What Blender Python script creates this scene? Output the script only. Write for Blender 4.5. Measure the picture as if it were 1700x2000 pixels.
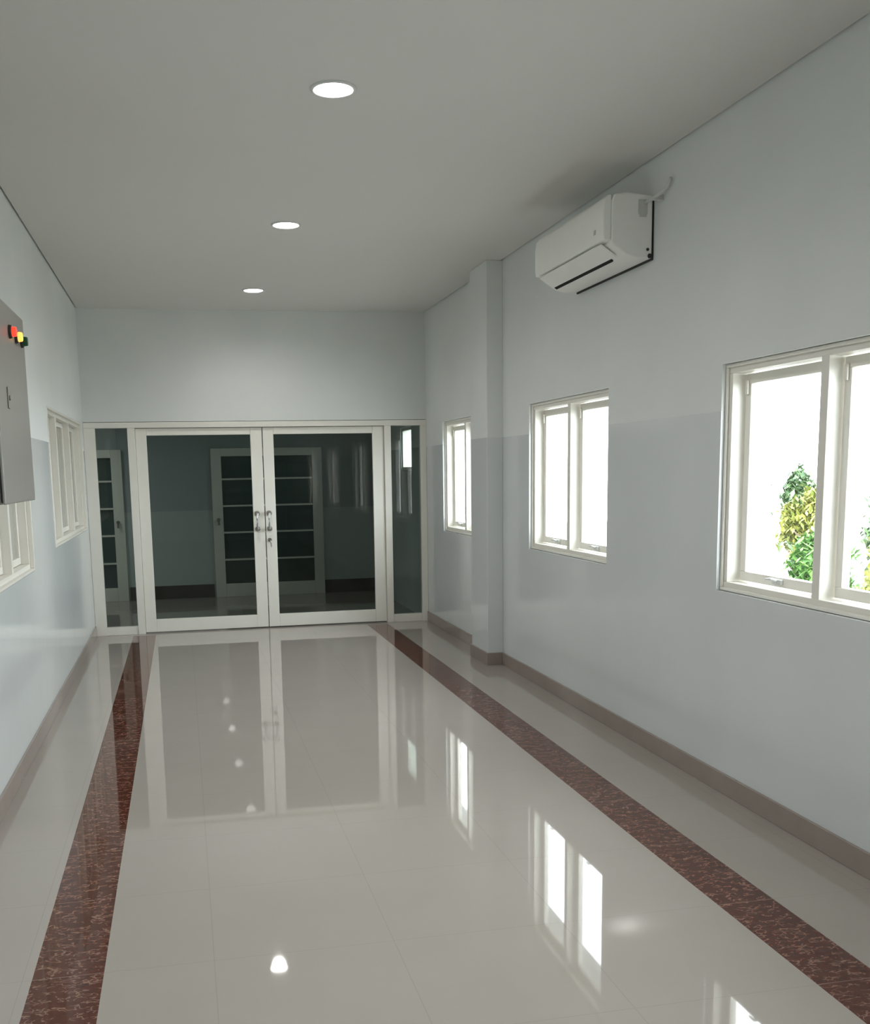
import bpy, bmesh, math, random
from mathutils import Vector, Matrix
random.seed(7)
S = bpy.context.scene
C = S.collection
for o in list(bpy.data.objects):
    bpy.data.objects.remove(o)

# ------------------------------------------------------------------ camera
F_PX, CX, CY = 2006.66, 770.2, 1234.9
YAW, PITCH, ROLL = -0.19975, -0.15529, 0.01886
CAM_H = 1.57
cam_d = bpy.data.cameras.new('camera')
cam = bpy.data.objects.new('camera', cam_d)
C.objects.link(cam)
M = Matrix.Rotation(YAW, 3, 'Z') @ Matrix.Rotation(PITCH, 3, 'X') @ Matrix.Rotation(ROLL, 3, 'Y')
right, fwd, up = M.col[0], M.col[1], M.col[2]
rot = Matrix((right, up, -fwd)).transposed()
cam.matrix_world = Matrix.Translation((0, 0, CAM_H)) @ rot.to_4x4()
cam_d.sensor_fit = 'HORIZONTAL'
cam_d.sensor_width = 36.0
cam_d.lens = 36.0 * F_PX / 1700.0
cam_d.shift_x = (850 - CX) / 1700.0
cam_d.shift_y = (CY - 1000) / 1700.0
cam_d.clip_start = 0.05
cam_d.clip_end = 300
S.camera = cam

# ------------------------------------------------------------------ colour and world
S.view_settings.view_transform = 'Standard'
S.view_settings.look = 'None'
S.view_settings.gamma = 1.0
S.view_settings.exposure = 0.22
S.view_settings.use_curve_mapping = False
SKY = 13.0            # overcast sky radiance
LAMP = 20.0          # downlight disc radiance
SPOT = 56.0          # watts of each downlight's beam
wd = bpy.data.worlds.new('overcast')
S.world = wd
wd.use_nodes = True
bg = wd.node_tree.nodes['Background']
bg.inputs[0].default_value = (0.90, 0.97, 1.0, 1)
bg.inputs[1].default_value = SKY
S.cycles.max_bounces = 14
S.cycles.diffuse_bounces = 8
S.cycles.transparent_max_bounces = 16
S.cycles.caustics_reflective = True

# room measures (metres, camera on x=0 y=0, corridor runs along +y)
XL, XR, D, H = -0.905, 2.504, 10.52, 3.157
T = 0.16
YB = -4.2            # wall behind the camera
D2 = 13.47           # far wall of the room beyond the glass front
DADO = 1.82

def portal(name, x, y0, y1, z0, z1):
    l = bpy.data.lights.new(name, 'AREA')
    l.shape = 'RECTANGLE'
    l.size = z1 - z0
    l.size_y = y1 - y0
    l.cycles.is_portal = True
    o = bpy.data.objects.new(name, l)
    C.objects.link(o)
    o.location = (x, (y0 + y1) / 2, (z0 + z1) / 2)
    o.rotation_euler = (0, math.radians(90), 0)   # shines towards -x
    return o

# openings in the right wall: (far end, near end, z0, z1)
RWIN = [(9.82, 8.42, .985, 2.035), (7.27, 5.84, .985, 2.035), (4.52, 3.02, .975, 2.035), (1.75, .3, .985, 2.035)]
BWIN = (11.80, 11.22, 1.58, 2.06)
for i, (a, b, z0, z1) in enumerate(RWIN + [BWIN]):
    portal('window_portal', XR + T + .02, b, a, z0, z1)

# ------------------------------------------------------------------ materials
def mat(name, col, rough=.5, spec=.5, metal=0, coat=0, coat_r=.03, ior=1.45):
    m = bpy.data.materials.new(name)
    m.use_nodes = True
    b = m.node_tree.nodes['Principled BSDF']
    b.inputs['Base Color'].default_value = (*col, 1)
    b.inputs['Roughness'].default_value = rough
    b.inputs['IOR'].default_value = ior
    b.inputs['Specular IOR Level'].default_value = spec
    b.inputs['Metallic'].default_value = metal
    b.inputs['Coat Weight'].default_value = coat
    b.inputs['Coat Roughness'].default_value = coat_r
    return m

class N:
    def __init__(s, m):
        s.t = m.node_tree
        s.b = s.t.nodes['Principled BSDF']
    def n(s, kind, **kw):
        x = s.t.nodes.new(kind)
        for k, v in kw.items():
            setattr(x, k, v)
        return x
    def l(s, a, b):
        s.t.links.new(a, b)
    def val(s, v, sock):
        if hasattr(v, 'links') or hasattr(v, 'is_output'):
            s.l(v, sock)
        else:
            sock.default_value = v
    def math(s, op, a, b=0.0, c=None):
        x = s.n('ShaderNodeMath', operation=op)
        s.val(a, x.inputs[0])
        s.val(b, x.inputs[1])
        if c is not None:
            s.val(c, x.inputs[2])
        return x.outputs[0]
    def pos(s):
        g = s.n('ShaderNodeTexCoord')
        sp = s.n('ShaderNodeSeparateXYZ')
        s.l(g.outputs['Object'], sp.inputs[0])
        return g.outputs['Object'], sp.outputs
    def mix(s, f, a, b):
        x = s.n('ShaderNodeMix', data_type='RGBA')
        s.val(f, x.inputs['Factor'])
        for v, k in ((a, 6), (b, 7)):
            if isinstance(v, tuple):
                x.inputs[k].default_value = (*v, 1)
            else:
                s.l(v, x.inputs[k])
        return x.outputs[2]
    def noise(s, vec, scale, detail=3, rough=.5):
        x = s.n('ShaderNodeTexNoise')
        s.l(vec, x.inputs['Vector'])
        x.inputs['Scale'].default_value = scale
        x.inputs['Detail'].default_value = detail
        x.inputs['Roughness'].default_value = rough
        return x.outputs['Fac']
    def bump(s, h, strength, dist=.01):
        x = s.n('ShaderNodeBump')
        x.inputs['Strength'].default_value = strength
        x.inputs['Distance'].default_value = dist
        s.l(h, x.inputs['Height'])
        s.l(x.outputs[0], s.b.inputs['Normal'])

def wall_mat(name, upper, lower, z):
    """painted wall: matt pale paint above, glossy slightly darker paint below the dado line"""
    m = mat(name, upper, .6)
    k = N(m)
    vec, xyz = k.pos()
    low = k.math('LESS_THAN', xyz[2], z)
    n1 = k.noise(vec, 1.3, 4)
    f = k.math('MULTIPLY', k.math('SUBTRACT', n1, .5), .25)
    col = k.mix(low, upper, lower)
    dark = k.mix(k.math('ADD', f, .12), col, (.30, .31, .31))
    k.l(dark, k.b.inputs['Base Color'])
    r = k.math('SUBTRACT', .62, k.math('MULTIPLY', low, .50))
    k.l(r, k.b.inputs['Roughness'])
    k.bump(k.noise(vec, 2.2, 3), .12, .01)
    return m

UP = (.75, .778, .765)
LO = (.69, .722, .728)
M_WALL = wall_mat('wall_paint', UP, LO, DADO)
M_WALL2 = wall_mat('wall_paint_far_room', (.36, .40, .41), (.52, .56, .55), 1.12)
M_CEIL = mat('ceiling_paint', (.665, .655, .63), .8)
k = N(M_CEIL); v, _ = k.pos()
k.bump(k.noise(v, 1.1, 2), .08, .01)

def floor_mat():
    m = mat('polished_tile', (.40, .375, .345), .03, spec=.5, ior=1.46)
    k = N(m)
    vec, xyz = k.pos()
    def seam(c, off):
        fr = k.math('FRACT', k.math('DIVIDE', k.math('SUBTRACT', c, off), .6))
        d = k.math('ABSOLUTE', k.math('SUBTRACT', fr, .5))
        return k.math('GREATER_THAN', d, .4978)
    s = k.math('MAXIMUM', seam(xyz[0], .03), seam(xyz[1], .215))
    n1 = k.noise(vec, 3.0, 4)
    base = k.mix(n1, (.345, .312, .282), (.372, .338, .306))
    col = k.mix(k.math('MULTIPLY', s, .30), base, (.20, .18, .16))
    k.l(col, k.b.inputs['Base Color'])
    # each tile lies a hair out of level, which breaks up the mirror image a little
    k.bump(k.noise(vec, 1.3, 1), .022, .01)
    return m
M_FLOOR = floor_mat()

def stone_mat():
    m = mat('red_brown_granite', (.15, .06, .04), .04, ior=1.42)
    k = N(m)
    vec, xyz = k.pos()
    mp = k.n('ShaderNodeMapping')
    mp.inputs['Scale'].default_value = (.75, 1.35, 1)
    k.l(vec, mp.inputs['Vector'])
    vec = mp.outputs[0]
    nz = k.n('ShaderNodeTexNoise')
    k.l(vec, nz.inputs['Vector'])
    nz.inputs['Scale'].default_value = 22
    nz.inputs['Detail'].default_value = 2
    mixv = k.n('ShaderNodeVectorMath', operation='MULTIPLY_ADD')
    k.l(nz.outputs['Color'], mixv.inputs[0])
    mixv.inputs[1].default_value = (.07, .07, .07)
    k.l(vec, mixv.inputs[2])
    vo = k.n('ShaderNodeTexVoronoi', feature='DISTANCE_TO_EDGE')
    k.l(mixv.outputs[0], vo.inputs['Vector'])
    vo.inputs['Scale'].default_value = 34
    edge = k.math('LESS_THAN', vo.outputs['Distance'], .055)
    msk = k.math('GREATER_THAN', k.noise(vec, 24, 2), .50)
    vein = k.math('MULTIPLY', edge, msk)
    blot = k.noise(vec, 26, 4, .6)
    base = k.mix(blot, (.040, .011, .006), (.125, .038, .024))
    col = k.mix(k.math('MULTIPLY', vein, .55), base, (.36, .21, .155))
    fr = k.math('FRACT', k.math('DIVIDE', k.math('SUBTRACT', xyz[1], .215), .6))
    s = k.math('GREATER_THAN', k.math('ABSOLUTE', k.math('SUBTRACT', fr, .5)), .4978)
    col = k.mix(k.math('MULTIPLY', s, .5), col, (.45, .33, .28))
    k.l(col, k.b.inputs['Base Color'])
    return m
M_STONE = stone_mat()
M_BASE = mat('skirting_tile', (.235, .205, .185), .08, ior=1.5)
k = N(M_BASE); v, _ = k.pos()
k.l(k.mix(k.noise(v, 9, 3), (.27, .225, .20), (.32, .27, .24)), k.b.inputs['Base Color'])

def painted(name, col, rough=.3, amp=.04, sc=6):
    m = mat(name, col, rough)
    k = N(m); v, _ = k.pos()
    lo = tuple(c * (1 - amp) for c in col); hi = tuple(min(1, c * (1 + amp)) for c in col)
    k.l(k.mix(k.noise(v, sc, 3), lo, hi), k.b.inputs['Base Color'])
    return m
M_FRAME = painted('ivory_aluminium', (.77, .75, .69), .3)
M_AC = painted('ac_white_plastic', (.90, .90, .87), .35)
M_ACD = painted('ac_grey_plastic', (.60, .60, .58), .4)
M_BLACK = painted('slot_shade_black', (.008, .008, .008), .8)  # near-black that paints the shade inside the air outlet gap
M_RUB = painted('black_rubber', (.03, .03, .028), .6)
M_PANEL = painted('enclosure_grey_enamel', (.25, .24, .215), .35)
M_STEEL = mat('brushed_steel', (.33, .31, .28), .35, metal=1.0)
k = N(M_STEEL); v, _ = k.pos()
k.l(k.math('ADD', k.math('MULTIPLY', k.noise(v, 60, 2), .2), .25), k.b.inputs['Roughness'])
M_PVC = painted('white_pvc', (.62, .63, .62), .4)
M_FROST = painted('obscured_cream_pane', (.36, .36, .31), .22)
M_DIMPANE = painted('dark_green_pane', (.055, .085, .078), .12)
M_TRUNK = painted('bark', (.12, .09, .06), .9, .3, 20)
M_GROUND = painted('concrete_yard', (.30, .29, .27), .95, .2, 3)
M_OUT = painted('outside_render', (.78, .78, .76), .8)
M_EAVE = painted('eave_board', (.50, .50, .49), .8)
M_ROOF = painted('roof_sheet', (.30, .32, .35), .6)

def glass(name, tint, ior=1.5, dirt=0.0):
    m = bpy.data.materials.new(name)
    m.use_nodes = True
    t = m.node_tree
    t.nodes.clear()
    out = t.nodes.new('ShaderNodeOutputMaterial')
    tr = t.nodes.new('ShaderNodeBsdfTransparent'); tr.inputs[0].default_value = (*tint, 1)
    gl = t.nodes.new('ShaderNodeBsdfGlossy'); gl.inputs['Roughness'].default_value = .0
    gl.inputs['Color'].default_value = (1, 1, 1, 1)
    fr = t.nodes.new('ShaderNodeFresnel'); fr.inputs['IOR'].default_value = ior
    mx = t.nodes.new('ShaderNodeMixShader')
    # only the outer face of the pane mirrors; the ray is not bent, so the inner face must not
    ge = t.nodes.new('ShaderNodeNewGeometry')
    iv = t.nodes.new('ShaderNodeMath'); iv.operation = 'SUBTRACT'; iv.inputs[0].default_value = 1.0
    t.links.new(ge.outputs['Backfacing'], iv.inputs[1])
    ml = t.nodes.new('ShaderNodeMath'); ml.operation = 'MULTIPLY'
    t.links.new(fr.outputs[0], ml.inputs[0]); t.links.new(iv.outputs[0], ml.inputs[1])
    t.links.new(ml.outputs[0], mx.inputs[0])
    t.links.new(tr.outputs[0], mx.inputs[1])
    t.links.new(gl.outputs[0], mx.inputs[2])
    t.links.new(mx.outputs[0], out.inputs[0])
    return m
M_GLASS = glass('window_glass', (.97, .985, .98), 1.45)
M_TINT = glass('tinted_door_glass', (.70, .75, .73), 1.40)

def emit(name, col, st, base=None):
    m = mat(name, base or col, .3)
    b = m.node_tree.nodes['Principled BSDF']
    b.inputs['Emission Color'].default_value = (*col, 1)
    b.inputs['Emission Strength'].default_value = st
    return m
M_LAMP = emit('lamp_diffuser', (1.0, .97, .93), LAMP)
M_RED = emit('red_lens', (1.0, .06, .03), 1.2, (.5, .02, .01))
M_AMB = emit('amber_lens', (1.0, .42, .08), 1.6, (.7, .3, .05))
M_GRN = emit('green_lens', (.01, .10, .04), .12, (.01, .05, .02))

def leaf_mat(name, a, b):
    m = mat(name, a, .55)
    k = N(m)
    i = k.n('ShaderNodeNewGeometry')
    k.l(k.mix(i.outputs['Random Per Island'], a, b), k.b.inputs['Base Color'])
    return m
M_LEAF1 = leaf_mat('dark_foliage', (.020, .05, .018), (.09, .15, .055))
M_LEAF2 = leaf_mat('yellow_foliage', (.12, .15, .03), (.26, .25, .05))
M_LEAF3 = leaf_mat('fresh_green_foliage', (.03, .10, .02), (.13, .25, .05))

# ------------------------------------------------------------------ mesh helpers
def box(bm, x0, x1, y0, y1, z0, z1):
    x0, x1 = sorted((x0, x1)); y0, y1 = sorted((y0, y1)); z0, z1 = sorted((z0, z1))
    v = [bm.verts.new((x, y, z)) for x in (x0, x1) for y in (y0, y1) for z in (z0, z1)]
    for f in ((0, 1, 3, 2), (4, 6, 7, 5), (0, 4, 5, 1), (2, 3, 7, 6), (0, 2, 6, 4), (1, 5, 7, 3)):
        bm.faces.new([v[i] for i in f])

def prism(bm, pts, y0, y1):
    """profile of (x, z) points extruded along y"""
    a = [bm.verts.new((x, y0, z)) for x, z in pts]
    b = [bm.verts.new((x, y1, z)) for x, z in pts]
    n = len(pts)
    bm.faces.new(a); bm.faces.new(b[::-1])
    for i in range(n):
        bm.faces.new((a[i], b[i], b[(i + 1) % n], a[(i + 1) % n]))

def cyl(bm, p, axis, r0, r1, h, seg=24):
    ax = Vector(axis).normalized()
    q = ax.to_track_quat('Z', 'Y').to_matrix().to_4x4()
    m = Matrix.Translation(Vector(p) + ax * h / 2) @ q
    bmesh.ops.create_cone(bm, cap_ends=True, segments=seg, radius1=r0, radius2=r1, depth=h, matrix=m)

def tube(bm, pts, r, seg=10):
    pts = [Vector(p) for p in pts]
    rings = []
    for i, p in enumerate(pts):
        d = (pts[min(i + 1, len(pts) - 1)] - pts[max(i - 1, 0)]).normalized()
        q = d.to_track_quat('Z', 'Y')
        rr = r[i] if isinstance(r, (list, tuple)) else r
        rings.append([bm.verts.new(p + q @ Vector((math.cos(a) * rr, math.sin(a) * rr, 0)))
                      for a in [2 * math.pi * j / seg for j in range(seg)]])
    for a, b in zip(rings, rings[1:]):
        for j in range(seg):
            bm.faces.new((a[j], a[(j + 1) % seg], b[(j + 1) % seg], b[j]))
    bm.faces.new(rings[0][::-1]); bm.faces.new(rings[-1])

def lathe(bm, prof, p, seg=40, closed=False):
    """(radius, z) profile turned round a vertical axis at p"""
    rings = []
    for r, z in prof:
        rings.append([bm.verts.new((p[0] + r * math.cos(2 * math.pi * j / seg), p[1] + r * math.sin(2 * math.pi * j / seg), p[2] + z)) for j in range(seg)])
    for a, b in zip(rings, rings[1:]):
        for j in range(seg):
            bm.faces.new((a[j], a[(j + 1) % seg], b[(j + 1) % seg], b[j]))
    if closed:
        bm.faces.new(rings[0][::-1]); bm.faces.new(rings[-1])

def obj(name, bm, m, parent=None, bevel=0, smooth=False, origin=None, seg=2):
    bmesh.ops.recalc_face_normals(bm, faces=bm.faces)
    me = bpy.data.meshes.new(name)
    if origin is not None:
        bmesh.ops.translate(bm, verts=bm.verts, vec=-Vector(origin))
    bm.to_mesh(me)
    bm.free()
    me.materials.append(m)
    if smooth:
        for p in me.polygons:
            p.use_smooth = True
    o = bpy.data.objects.new(name, me)
    C.objects.link(o)
    if origin is not None:
        o.location = origin
    if parent:
        o.parent = parent
        # meshes are written in world coordinates: undo the parent's place
        root = parent
        off = Vector((0, 0, 0))
        while root:
            off += root.location
            root = root.parent
        if origin is None:
            o.location = -off
        else:
            o.location = Vector(origin) - off
    if bevel:
        b = o.modifiers.new('bevel', 'BEVEL')
        b.width = bevel
        b.segments = seg
        b.limit_method = 'ANGLE'
        b.angle_limit = math.radians(40)
        w = o.modifiers.new('wn', 'WEIGHTED_NORMAL')
    return o

def tag(o, label, cat, group=None, kind=None):
    o['label'] = label
    o['category'] = cat
    if group:
        o['group'] = group
    if kind:
        o['kind'] = kind
    return o

def empty(name, loc, label, cat, group=None, kind=None):
    o = bpy.data.objects.new(name, None)
    C.objects.link(o)
    o.location = loc
    o.empty_display_size = .1
    return tag(o, label, cat, group, kind)

def struct(name, bm, m, label, cat, **kw):
    return tag(obj(name, bm, m, **kw), label, cat, kind='structure')

def strips(lo, hi, holes):
    """walks an interval, returning (a, b, hole or None) pieces"""
    out = []; c = lo
    for h in sorted(holes, key=lambda q: min(q[0], q[1])):
        a, b = min(h[0], h[1]), max(h[0], h[1])
        out.append((c, a, None)); out.append((a, b, h)); c = b
    out.append((c, hi, None))
    return out

# ------------------------------------------------------------------ room shell
STRIPE_L = (-.540, -.319)
STRIPE_R = (1.827, 2.046)
XFL = -2.75          # left wall of the room beyond
bm = bmesh.new()
for a, b in ((XL - T, STRIPE_L[0]), (STRIPE_L[1], STRIPE_R[0]), (STRIPE_R[1], XR + T)):
    box(bm, a, b, YB - T, D, -.12, 0)
box(bm, XFL - T, XR + T, D, D2 + T, -.12, 0)
struct('floor', bm, M_FLOOR, 'polished greige tile floor with mirror-like reflections', 'floor')
for (a, b), w in ((STRIPE_L, 'left'), (STRIPE_R, 'right')):
    bm = bmesh.new()
    box(bm, a, b, YB - T, D - .10, -.12, 0)
    struct('trim_1' if w == 'left' else 'trim_2', bm, M_STONE,
           'red-brown speckled stone band inlaid in the floor along the %s side' % w, 'floor band')
bm = bmesh.new()
for a, b in (STRIPE_L, STRIPE_R):
    box(bm, a, b, D - .10, D, -.12, 0)
struct('trim_3', bm, M_FLOOR, 'pale tile sill strip at the foot of the glass doors', 'floor sill')

bm = bmesh.new()
g = .014
box(bm, XL + g, XR - g, YB + g, D - g * .4, H, H + .03)
box(bm, XL - T, XR + T, YB - T, D + .1, H + .03, H + .12)
struct('ceiling', bm, M_CEIL, 'plain matt off-white ceiling with a thin shadow gap round it', 'ceiling')
bm = bmesh.new()
box(bm, XFL - T, XR + T, D + .1, D2 + T, H - .35, H + .12)
struct('ceiling_far', bm, M_CEIL, 'dim ceiling of the room beyond the glass doors', 'ceiling')

bm = bmesh.new()
for a, b, h in strips(YB - T, D2 + T, RWIN + [BWIN]):
    if h is None:
        box(bm, XR, XR + T, a, b, -.12, H + .12)
    else:
        box(bm, XR, XR + T, a, b, -.12, h[2])
        box(bm, XR, XR + T, a, b, h[3], H + .12)
struct('wall_right', bm, M_WALL, 'long pale grey wall on the right with the row of bright windows', 'wall')

LWIN = [(10.30, 7.74, 1.07, 2.075), (6.60, 5.22, 1.01, 2.075)]
bm = bmesh.new()
for a, b, h in strips(YB - T, D, LWIN):
    if h is None:
        box(bm, XL - T, XL, a, b, -.12, H + .12)
    else:
        box(bm, XL - T, XL, a, b, -.12, h[2])
        box(bm, XL - T, XL, a, b, h[3], H + .12)
struct('wall_left', bm, M_WALL, 'pale grey wall on the left carrying the electrical panel', 'wall')

bm = bmesh.new()
box(bm, XL, XR, D - .01, D + .14, 2.095, H + .03)
struct('wall_back', bm, M_WALL, 'pale grey wall above the glass doors at the corridor end', 'wall')
bm = bmesh.new()
box(bm, XL - T, XR + T, YB - T, YB, -.12, H + .12)
struct('wall_front', bm, M_WALL, 'pale wall closing the corridor behind the viewer', 'wall')
bm = bmesh.new()
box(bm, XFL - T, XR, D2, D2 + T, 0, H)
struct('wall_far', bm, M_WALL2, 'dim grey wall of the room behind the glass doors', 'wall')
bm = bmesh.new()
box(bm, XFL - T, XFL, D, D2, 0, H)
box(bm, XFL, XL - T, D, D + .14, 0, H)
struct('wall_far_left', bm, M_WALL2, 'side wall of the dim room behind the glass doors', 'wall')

# pilaster on the right wall
PX, PY0, PY1 = XR - .13, 7.90, 8.37
bm = bmesh.new()
box(bm, PX, XR, PY0, PY1, 0, H)
struct('wall_pilaster', bm, M_WALL, 'shallow square pilaster standing out from the right wall between windows', 'pilaster', bevel=.004)

def skirt(name, pieces, label):
    bm = bmesh.new()
    for p in pieces:
        box(bm, *p)
    return struct(name, bm, M_BASE, label, 'baseboard', bevel=.003)
t = .014; BB = .10
skirt('baseboard_right', [(XR - t, XR, YB, PY0 - .0, 0, BB), (XR - t, XR, PY1, D, 0, BB),
                          (PX - t, XR - t, PY0 - t, PY0, 0, BB), (PX - t, PX, PY0, PY1, 0, BB), (PX - t, XR - t, PY1, PY1 + t, 0, BB)],
      'brown-grey polished skirting tile along the right wall and pilaster')
skirt('baseboard_left', [(XL, XL + t, YB, D - .03, 0, BB)], 'brown-grey polished skirting tile along the left wall')
bm = bmesh.new()
for a, b in ((-.70, .36), (1.80, XR)):
    box(bm, a, b, D2 - .02, D2, 0, .17)
struct('baseboard_far', bm, painted('dark_skirting', (.07, .06, .05), .4), 'dark skirting in the room beyond the glass doors', 'baseboard')

# ------------------------------------------------------------------ windows
def ring(bm, x0, x1, y0, y1, z0, z1, w, wb=None):
    """rectangular frame in a wall across x"""
    wb = wb or w
    box(bm, x0, x1, y0, y1, z0, z0 + wb)
    box(bm, x0, x1, y0, y1, z1 - w, z1)
    box(bm, x0, x1, y0, y0 + w, z0 + wb, z1 - w)
    box(bm, x0, x1, y1 - w, y1, z0 + wb, z1 - w)

def window_right(i, a, b, z0, z1, label):
    y0, y1 = b, a
    root = empty('window_%d' % i, (XR, (y0 + y1) / 2, z0), label, 'window', 'white windows along the right wall', 'structure')
    xi = XR + .030; xo = XR + .14
    fw = .042
    bm = bmesh.new()
    ring(bm, xi, xo, y0 + .002, y1 - .002, z0 + .002, z1 - .002, fw)
    # raised inner lip, so the frame reads as a stepped aluminium section
    ring(bm, xi - .012, xi, y0 + .002, y1 - .002, z0 + .002, z1 - .002, .016)
    ym = (y0 + y1) / 2
    obj('window_frame', bm, M_FRAME, root, bevel=.003)
    bm = bmesh.new()
    box(bm, xi, xo, ym - .026, ym + .026, z0 + fw, z1 - fw)
    obj('mullion', bm, M_FRAME, root, bevel=.003)
    for (c, d) in ((y0 + fw, ym - .026), (ym + .026, y1 - fw)):
        bm = bmesh.new()
        s = .008
        ring(bm, xo - .045, xo - .008, c + s, d - s, z0 + fw + s, z1 - fw - s, .045)
        sash = obj('sash', bm, M_FRAME, root, bevel=.003)
        bm = bmesh.new()
        box(bm, xo - .030, xo - .024, c + s + .043, d - s - .043, z0 + fw + s + .043, z1 - fw - s - .043)
        obj('pane', bm, M_GLASS, sash)
        # casement fastener on the bottom rail
        bm = bmesh.new()
        cm = (c + d) / 2; zz = z0 + fw + s + .024
        box(bm, xo - .060, xo - .045, cm - .035, cm + .035, zz - .012, zz + .012)
        tube(bm, [(xo - .060, cm - .005, zz + .004), (xo - .078, cm + .01, zz + .012), (xo - .082, cm + .05, zz + .010)], [.008, .008, .005], 8)
        obj('latch', bm, M_PVC, sash, bevel=.002)
        # stay arm at the side of the sash
        bm = bmesh.new()
        box(bm, xo - .055, xo - .046, d - s - .03, d - s - .012, z1 - fw - .10, z1 - fw - s - .03)
        obj('hinge', bm, M_FRAME, sash)
    return root

window_right(1, *RWIN[0], 'farthest right-wall window, a narrow bright slit beyond the pilaster')
window_right(2, *RWIN[1], 'bright two-pane window on the right wall between pilaster and nearest window')
window_right(3, *RWIN[2], 'nearest large right-wall window with yellow-green foliage outside')
window_right(4, *RWIN[3], 'right-wall window just outside the picture, beside the viewer')

def window_left(i, a, b, z0, z1, mulls, label):
    y0, y1 = b, a
    root = empty('window_%d' % i, (XL, (y0 + y1) / 2, z0), label, 'window', None, 'structure')
    xi = XL - .022; xo = XL - .12; fw = .042
    bm = bmesh.new()
    ring(bm, xo, xi, y0 + .002, y1 - .002, z0 + .002, z1 - .002, fw)
    ring(bm, xi, XL + .004, y0 + .002, y1 - .002, z0 + .002, z1 - .002, .016)
    obj('window_frame', bm, M_FRAME, root, bevel=.003)
    edges = [y0 + fw] + [e for m_ in mulls for e in (m_ - .024, m_ + .024)] + [y1 - fw]
    for m_ in mulls:
        bm = bmesh.new(); box(bm, xo, xi, m_ - .024, m_ + .024, z0 + fw, z1 - fw)
        obj('mullion', bm, M_FRAME, root, bevel=.003)
    for c, d in zip(edges[::2], edges[1::2]):
        bm = bmesh.new(); s = .006
        ring(bm, xo + .012, xo + .05, c + s, d - s, z0 + fw + s, z1 - fw - s, .042)
        sash = obj('sash', bm, M_FRAME, root, bevel=.003)
        bm = bmesh.new()
        box(bm, xo + .026, xo + .034, c + s + .04, d - s - .04, z0 + fw + s + .04, z1 - fw - s - .04)
        obj('pane', bm, M_FROST, sash)
    bm = bmesh.new(); box(bm, xo - .012, xo - .002, y0, y1, z0, z1)
    obj('backing_board', bm, M_FROST, root)
    return root
window_left(5, *LWIN[1], [5.93], 'cream-framed window low on the left wall under the electrical panel')
window_left(6, *LWIN[0], [8.45, 9.40], 'cream-framed window in the left wall next to the glass doors')

# ------------------------------------------------------------------ glazed front at the corridor end
YD0, YD1 = D - .02, D + .07
root = empty('trim_4', (.8, D, 0), 'ivory frame round the glass doors and their two narrow side panes', 'door frame', None, 'structure')
ZT = 2.09
bm = bmesh.new()
box(bm, XL + .001, XR - .001, YD0, YD1, 2.035, ZT)                      # head
obj('head', bm, M_FRAME, root, bevel=.003)
for a, b in ((XL + .001, -.795), (-.492, -.420), (2.062, 2.130), (2.440, XR - .001)):
    bm = bmesh.new(); box(bm, a, b, YD0, YD1, 0, 2.035)
    obj('post', bm, M_FRAME, root, bevel=.003)
for a, b in ((-.795, -.492), (2.130, 2.440)):
    bm = bmesh.new(); box(bm, a, b, YD0 + .01, YD1 - .01, 0, .082)
    obj('bottom_rail', bm, M_FRAME, root, bevel=.003)
    bm = bmesh.new(); box(bm, a, b, YD0 + .035, YD0 + .043, .08, 2.04)
    obj('side_pane', bm, M_TINT, root)

def leaf(i, x0, x1, gx0, gx1, label, handle_x, lock):
    r = empty('door_%d' % i, ((x0 + x1) / 2, D, 0), label, 'door', None, 'structure')
    y0, y1 = YD0 + .036, YD0 + .076
    z0, z1 = .012, 2.030
    bm = bmesh.new()
    box(bm, x0, gx0, y0, y1, z0, z1)
    obj('stile', bm, M_FRAME, r, bevel=.004)
    bm = bmesh.new()
    box(bm, gx1, x1, y0, y1, z0, z1)
    obj('stile', bm, M_FRAME, r, bevel=.004)
    bm = bmesh.new(); box(bm, gx0, gx1, y0, y1, 1.962, z1)
    obj('top_rail', bm, M_FRAME, r, bevel=.004)
    bm = bmesh.new(); box(bm, gx0, gx1, y0, y1, z0, .140)
    obj('bottom_rail', bm, M_FRAME, r, bevel=.004)
    bm = bmesh.new(); box(bm, gx0, gx1, y0 + .016, y0 + .024, .138, 1.965)
    obj('pane', bm, M_TINT, r)
    bm = bmesh.new()
    for z in (1.176, 1.020):
        cyl(bm, (handle_x, y0 - .012, z), (0, 1, 0), .026, .026, .012)
        cyl(bm, (handle_x, y0 - .055, z), (0, 1, 0), .014, .011, .05)
    for z in (1.176, 1.020):
        cyl(bm, (handle_x, y0 - .062, z), (0, 1, 0), .021, .023, .016)
    obj('handle_mount', bm, M_STEEL, r, bevel=.002)
    bm = bmesh.new()
    tube(bm, [(handle_x, y0 - .055, 1.176), (handle_x - .008, y0 - .068, 1.14), (handle_x - .008, y0 - .070, 1.06), (handle_x, y0 - .055, 1.020)], .011, 12)
    obj('handle', bm, M_PVC, r, smooth=True)
    if lock:
        bm = bmesh.new()
        cyl(bm, (handle_x - .004, y0 - .014, .905), (0, 1, 0), .020, .020, .014)
        l = obj('lock', bm, M_STEEL, r, bevel=.002)
        bm = bmesh.new()
        box(bm, handle_x - .006, handle_x - .003, y0 - .040, y0 - .014, .895, .912)
        tube(bm, [(handle_x - .004, y0 - .036, .900), (handle_x + .006, y0 - .034, .872), (handle_x + .008, y0 - .034, .835)], .006, 8)
        obj('key', bm, M_STEEL, l)
    return r
leaf(1, -.418, .8150, -.312, .700, 'left glass door leaf with dark tinted pane and pull handle', .742, False)
leaf(2, .8235, 2.060, .931, 1.942, 'right glass door leaf with pull handle, lock and hanging key', .862, True)

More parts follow.
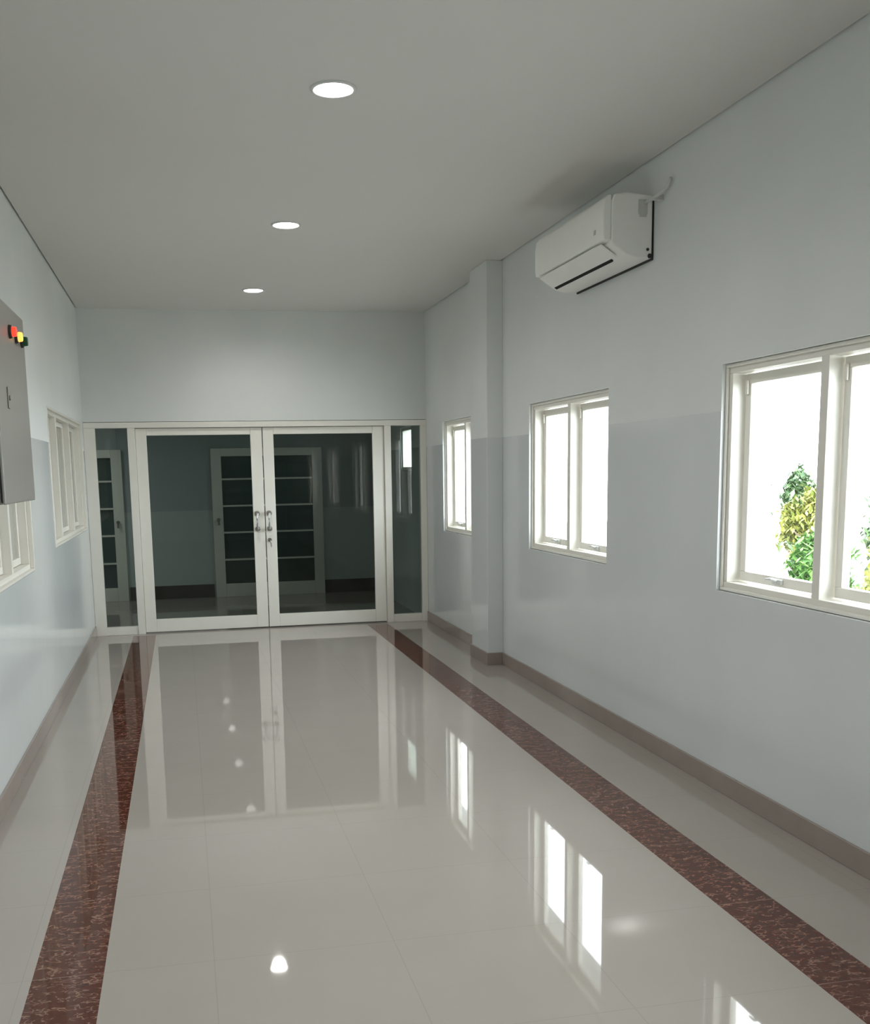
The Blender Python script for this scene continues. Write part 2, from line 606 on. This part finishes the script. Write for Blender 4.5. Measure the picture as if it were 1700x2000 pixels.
# ------------------------------------------------------------------ room beyond the glass
def barred_door(i, x0, x1, label, hx):
    r = empty('door_%d' % i, ((x0 + x1) / 2, D2, 0), label, 'door', 'white barred doors in the room beyond the glass', 'structure')
    y0, y1 = D2 - .05, D2 - .002
    fw = .13
    bm = bmesh.new()
    box(bm, x0, x0 + fw, y0, y1, .0, 1.90); box(bm, x1 - fw, x1, y0, y1, .0, 1.90)
    box(bm, x0 + fw, x1 - fw, y0, y1, 1.80, 1.90); box(bm, x0 + fw, x1 - fw, y0, y1, .0, .17)
    obj('door_frame', bm, M_FRAME, r, bevel=.004)
    bm = bmesh.new()
    box(bm, x0 + fw, x1 - fw, y1 - .012, y1, .17, 1.80)
    obj('pane', bm, M_DIMPANE, r)
    for z in (1.50, 1.16, .82, .47):
        bm = bmesh.new(); box(bm, x0 + fw, x1 - fw, y0 + .012, y1 - .012, z, z + .022)
        obj('glazing_bar', bm, M_FRAME, r)
    bm = bmesh.new()
    cyl(bm, (hx, y0 - .03, 1.0), (0, 1, 0), .022, .022, .03)
    box(bm, hx - .012, hx + .012, y0 - .05, y0 - .03, .93, 1.02)
    obj('handle', bm, M_STEEL, r, bevel=.002)
barred_door(3, .38, 1.80, 'dim white barred door seen behind the meeting glass leaves', .45)
barred_door(4, -2.20, -.72, 'dim white barred door seen through the left narrow side pane', -.80)

# small bright window of the far room, in its right wall
a, b, z0, z1 = BWIN
root = empty('window_7', (XR, (a + b) / 2, z0), 'small bright window glimpsed through the right narrow side pane', 'window', None, 'structure')
bm = bmesh.new(); ring(bm, XR + .02, XR + .09, b + .001, a - .001, z0 + .001, z1 - .001, .035)
obj('window_frame', bm, M_FRAME, root, bevel=.003)
bm = bmesh.new(); box(bm, XR + .05, XR + .056, b + .034, a - .034, z0 + .034, z1 - .034)
obj('pane', bm, M_GLASS, root)

# ------------------------------------------------------------------ outside
bm = bmesh.new(); box(bm, XR + T, 40, -30, 50, -1.25, -1.2)
tag(obj('ground', bm, M_GROUND), 'pale yard outside the right-hand windows', 'ground', kind='structure')
bm = bmesh.new(); box(bm, XR + T, 3.30, YB, D2, 2.62, 2.72)
struct('ceiling_eave', bm, M_EAVE, 'pale eave board running along the outside over the windows', 'eave')

def tree(loc, h, rad, m, n, seed, label, sz=.11, squash=1.0):
    rnd = random.Random(seed)
    r = empty('tree', loc, label, 'tree', 'garden trees outside the nearest window')
    L = Vector(loc)
    cz = h - rad * squash
    bm = bmesh.new()
    tube(bm, [L, L + Vector((.05, .04, cz * .4)), L + Vector((.0, -.05, cz * .8)), L + Vector((.03, 0, cz + rad * .3))], [.10, .08, .06, .025], 10)
    for j in range(7):
        a_ = j * 2.4
        p0 = L + Vector((0, 0, cz * (.55 + .06 * j)))
        p1 = p0 + Vector((math.cos(a_) * rad * .5, math.sin(a_) * rad * .5, rad * .35))
        p2 = p0 + Vector((math.cos(a_) * rad * .85, math.sin(a_) * rad * .85, rad * .6))
        tube(bm, [p0, p1, p2], [.04, .025, .01], 7)
    obj('trunk', bm, M_TRUNK, r, smooth=True)
    bm = bmesh.new()
    clumps = []
    for _ in range(26):
        while True:
            v_ = Vector((rnd.uniform(-1, 1), rnd.uniform(-1, 1), rnd.uniform(-1, 1)))
            if v_.length < 1:
                break
        clumps.append(Vector((v_.x * rad, v_.y * rad, v_.z * rad * squash)) * .85)
    for _ in range(n):
        c_ = rnd.choice(clumps)
        p = L + Vector((0, 0, cz)) + c_ + Vector([rnd.gauss(0, rad * .17) for _ in range(3)])
        s_ = sz * rnd.uniform(.6, 1.3)
        e = Matrix.Rotation(rnd.uniform(0, 6.3), 3, 'Z') @ Matrix.Rotation(rnd.uniform(-1.1, 1.1), 3, 'X')
        q = [(0, -s_, 0), (s_ * .38, -s_ * .2, s_ * .08), (0, s_, 0), (-s_ * .38, -s_ * .2, s_ * .08)]
        vs = [bm.verts.new(p + e @ Vector(w)) for w in q]
        bm.faces.new(vs)
    o = obj('foliage', bm, m, r)
    return r
tree((12.0, 17.9, -1.2), 2.82, .66, M_LEAF1, 8000, 1, 'dark green tree, tallest foliage seen through the nearest window', .10, 1.5)
tree((10.0, 14.9, -1.2), 2.40, .55, M_LEAF2, 6000, 2, 'yellow-green bush in front of the darker tree outside the nearest window', .075, 1.2)
tree((8.3, 12.35, -1.2), 1.85, .50, M_LEAF3, 5500, 3, 'fresh green bush lowest in the nearest window view', .075, 1.4)
tree((10.4, 13.35, -1.2), 2.85, .52, M_LEAF1, 8000, 4, 'dark tree at the very right edge of the nearest window view', .075, 2.4)
tree((7.6, 9.75, -1.2), 2.2, .44, M_LEAF2, 5000, 5, 'yellow-green bush at the very right edge of the nearest window view', .065, 1.8)

# ------------------------------------------------------------------ downlights
def downlight(x, y, label, z=H, power=1.0):
    r = empty('downlight', (x, y, z), label, 'ceiling light', 'round recessed downlights in a row')
    bm = bmesh.new()
    lathe(bm, [(.098, 0), (.098, -.004), (.092, -.008), (.084, -.008), (.080, -.003), (.080, 0)], (x, y, z))
    obj('trim_ring', bm, M_PVC, r, smooth=True)
    bm = bmesh.new()
    lathe(bm, [(.0805, -.002), (.074, -.009), (.050, -.014), (.001, -.016)], (x, y, z))
    obj('diffuser', bm, M_LAMP, r, smooth=True)
    sl = bpy.data.lights.new('downlight_beam', 'SPOT')
    sl.energy = SPOT * power
    sl.color = (1.0, .975, .94)
    sl.spot_size = math.radians(168)
    sl.spot_blend = .9
    sl.shadow_soft_size = .06
    so = bpy.data.objects.new('downlight_beam', sl)
    C.objects.link(so)
    so.parent = r
    so.location = (0, 0, -.03)
    return r
downlight(.705, 4.55, 'round recessed ceiling downlight nearest the viewer, the largest')
downlight(.745, 6.95, 'middle round ceiling downlight of the row')
downlight(.700, 9.37, 'farthest round ceiling downlight, just before the glass doors', H, .8)
downlight(.71, 2.14, 'round ceiling downlight above the viewer, first of those outside the picture')
downlight(.71, -.27, 'round ceiling downlight just behind the viewer')
downlight(-1.75, 12.0, 'added unseen downlight that brightens the room beyond the glass doors', H - .35, 1.2)  # lamp added out of view to brighten the far room

# ------------------------------------------------------------------ air conditioner
AY0, AY1 = 5.27, 6.34
DX = .285
r = empty('air_conditioner', (XR, (AY0 + AY1) / 2, 2.65),
          'white wall-mounted split air conditioner high on the right wall', 'air conditioner')
def P(pts): return [(XR - tt, z) for tt, z in pts]
bm = bmesh.new()
prism(bm, P([(.010, 2.972), (.150, 2.985), (.225, 2.975), (.240, 2.94), (.240, 2.745), (.235, 2.725), (.150, 2.668), (.095, 2.655), (.010, 2.655)]), AY0, AY1)
obj('casing', bm, M_AC, r, bevel=.010, seg=3)
bm = bmesh.new()
prism(bm, P([(.2405, 2.972), (.262, 2.966), (.278, 2.945), (.285, 2.90), (.285, 2.775), (.280, 2.745), (.2405, 2.742)]), AY0 + .002, AY1 - .002)
fp = obj('front_panel', bm, M_AC, r, bevel=.006, seg=3)
bm = bmesh.new()
box(bm, XR - .2862, XR - .2845, AY0 + .10, AY0 + .13, 2.79, 2.815)
obj('badge', bm, M_ACD, fp)
# louver flap hanging just below the outlet, a black prism behind it painted as the slot's shade
bm = bmesh.new()
prism(bm, P([(.268, 2.738), (.274, 2.730), (.186, 2.672), (.180, 2.680)]), AY0 + .07, AY1 - .05)
obj('louver', bm, M_AC, r, bevel=.002)
bm = bmesh.new()
prism(bm, P([(.183, 2.7), (.183, 2.682), (.160, 2.6665), (.154, 2.7)]), AY0 + .16, AY1 - .05)
obj('outlet_slot_shade', bm, M_BLACK, r)
bm = bmesh.new()
box(bm, XR - .010, XR - .001, AY0 + .004, AY1 - .004, 2.648, 2.968)
obj('mounting_plate_gap_shade', bm, M_RUB, r)  # mounting plate, blackened to draw the shadow gap along the wall
bm = bmesh.new()
box(bm, XR - .085, XR - .045, AY0 - .0015, AY0 + .004, 2.862, 2.876)
box(bm, XR - .092, XR - .040, AY0 - .0012, AY0 + .004, 2.876, 2.95)
obj('grip_recess_shade', bm, M_ACD, r, bevel=.001)  # darker grey plates stand in for the shade of the grip recess
bm = bmesh.new()
cyl(bm, (XR - .024, AY0 - .003, 2.668), (0, 1, 0), .012, .012, .012, 14)
cyl(bm, (XR - .036, AY0 - .003, 2.700), (0, 1, 0), .008, .008, .012, 14)
obj('fixing_screw', bm, M_RUB, r)
bm = bmesh.new()
tube(bm, [(XR - .05, AY0 + .02, 2.935), (XR - .05, AY0 - .06, 2.935), (XR - .045, AY0 - .10, 2.94), (XR - .03, AY0 - .13, 2.95), (XR - .022, AY0 - .19, 2.965), (XR - .02, AY0 - .22, 3.0)], .009, 12)
obj('pipe', bm, M_PVC, r, smooth=True)
bm = bmesh.new()
box(bm, XR - .052, XR - .0005, AY0 - .105, AY0 - .085, 2.922, 2.95)
obj('pipe_clip', bm, M_ACD, r, bevel=.002)

# ------------------------------------------------------------------ electrical panel
EX = XL + .20
EY0, EY1, EZ0, EZ1 = 4.46, 5.34, 1.462, 2.322
r = empty('electrical_panel', (XL, (EY0 + EY1) / 2, EZ0), 'grey metal electrical panel box on the left wall with three pilot lights', 'electrical panel')
bm = bmesh.new(); box(bm, XL + .001, EX - .018, EY0, EY1, EZ0, EZ1)
obj('enclosure', bm, M_PANEL, r, bevel=.02, seg=3)
bm = bmesh.new(); box(bm, EX - .017, EX - .012, EY0 + .010, EY1 - .010, EZ0 + .01, EZ1 - .01)
obj('gasket', bm, M_RUB, r)
bm = bmesh.new(); box(bm, EX - .012, EX, EY0 + .002, EY1 - .002, EZ0 + .002, EZ1 - .002)
dr = obj('panel_door', bm, M_PANEL, r, bevel=.006, seg=3)
bm = bmesh.new()
box(bm, EX, EX + .006, 4.700, 4.735, 1.865, 1.955)
cyl(bm, (EX + .006, 4.718, 1.91), (1, 0, 0), .011, .011, .006, 16)
obj('latch', bm, M_STEEL, dr, bevel=.002)
for y, z, m_, lab in ((4.885, 2.205, M_RED, 'red lit pilot lamp'), (5.060, 2.205, M_AMB, 'amber lit pilot lamp'), (5.225, 2.205, M_GRN, 'dark green unlit pilot lamp')):
    bm = bmesh.new()
    cyl(bm, (EX, y, z), (1, 0, 0), .030, .028, .012, 20)
    bz = obj('pilot_lamp', bm, M_RUB, dr, bevel=.002)
    bz['label'] = lab
    bm = bmesh.new()
    cyl(bm, (EX + .012, y, z), (1, 0, 0), .023, .020, .020, 20)
    bmesh.ops.translate(bm, verts=bm.verts, vec=(0, 0, 0))
    ln = obj('lens', bm, m_, bz, bevel=.004, seg=3)
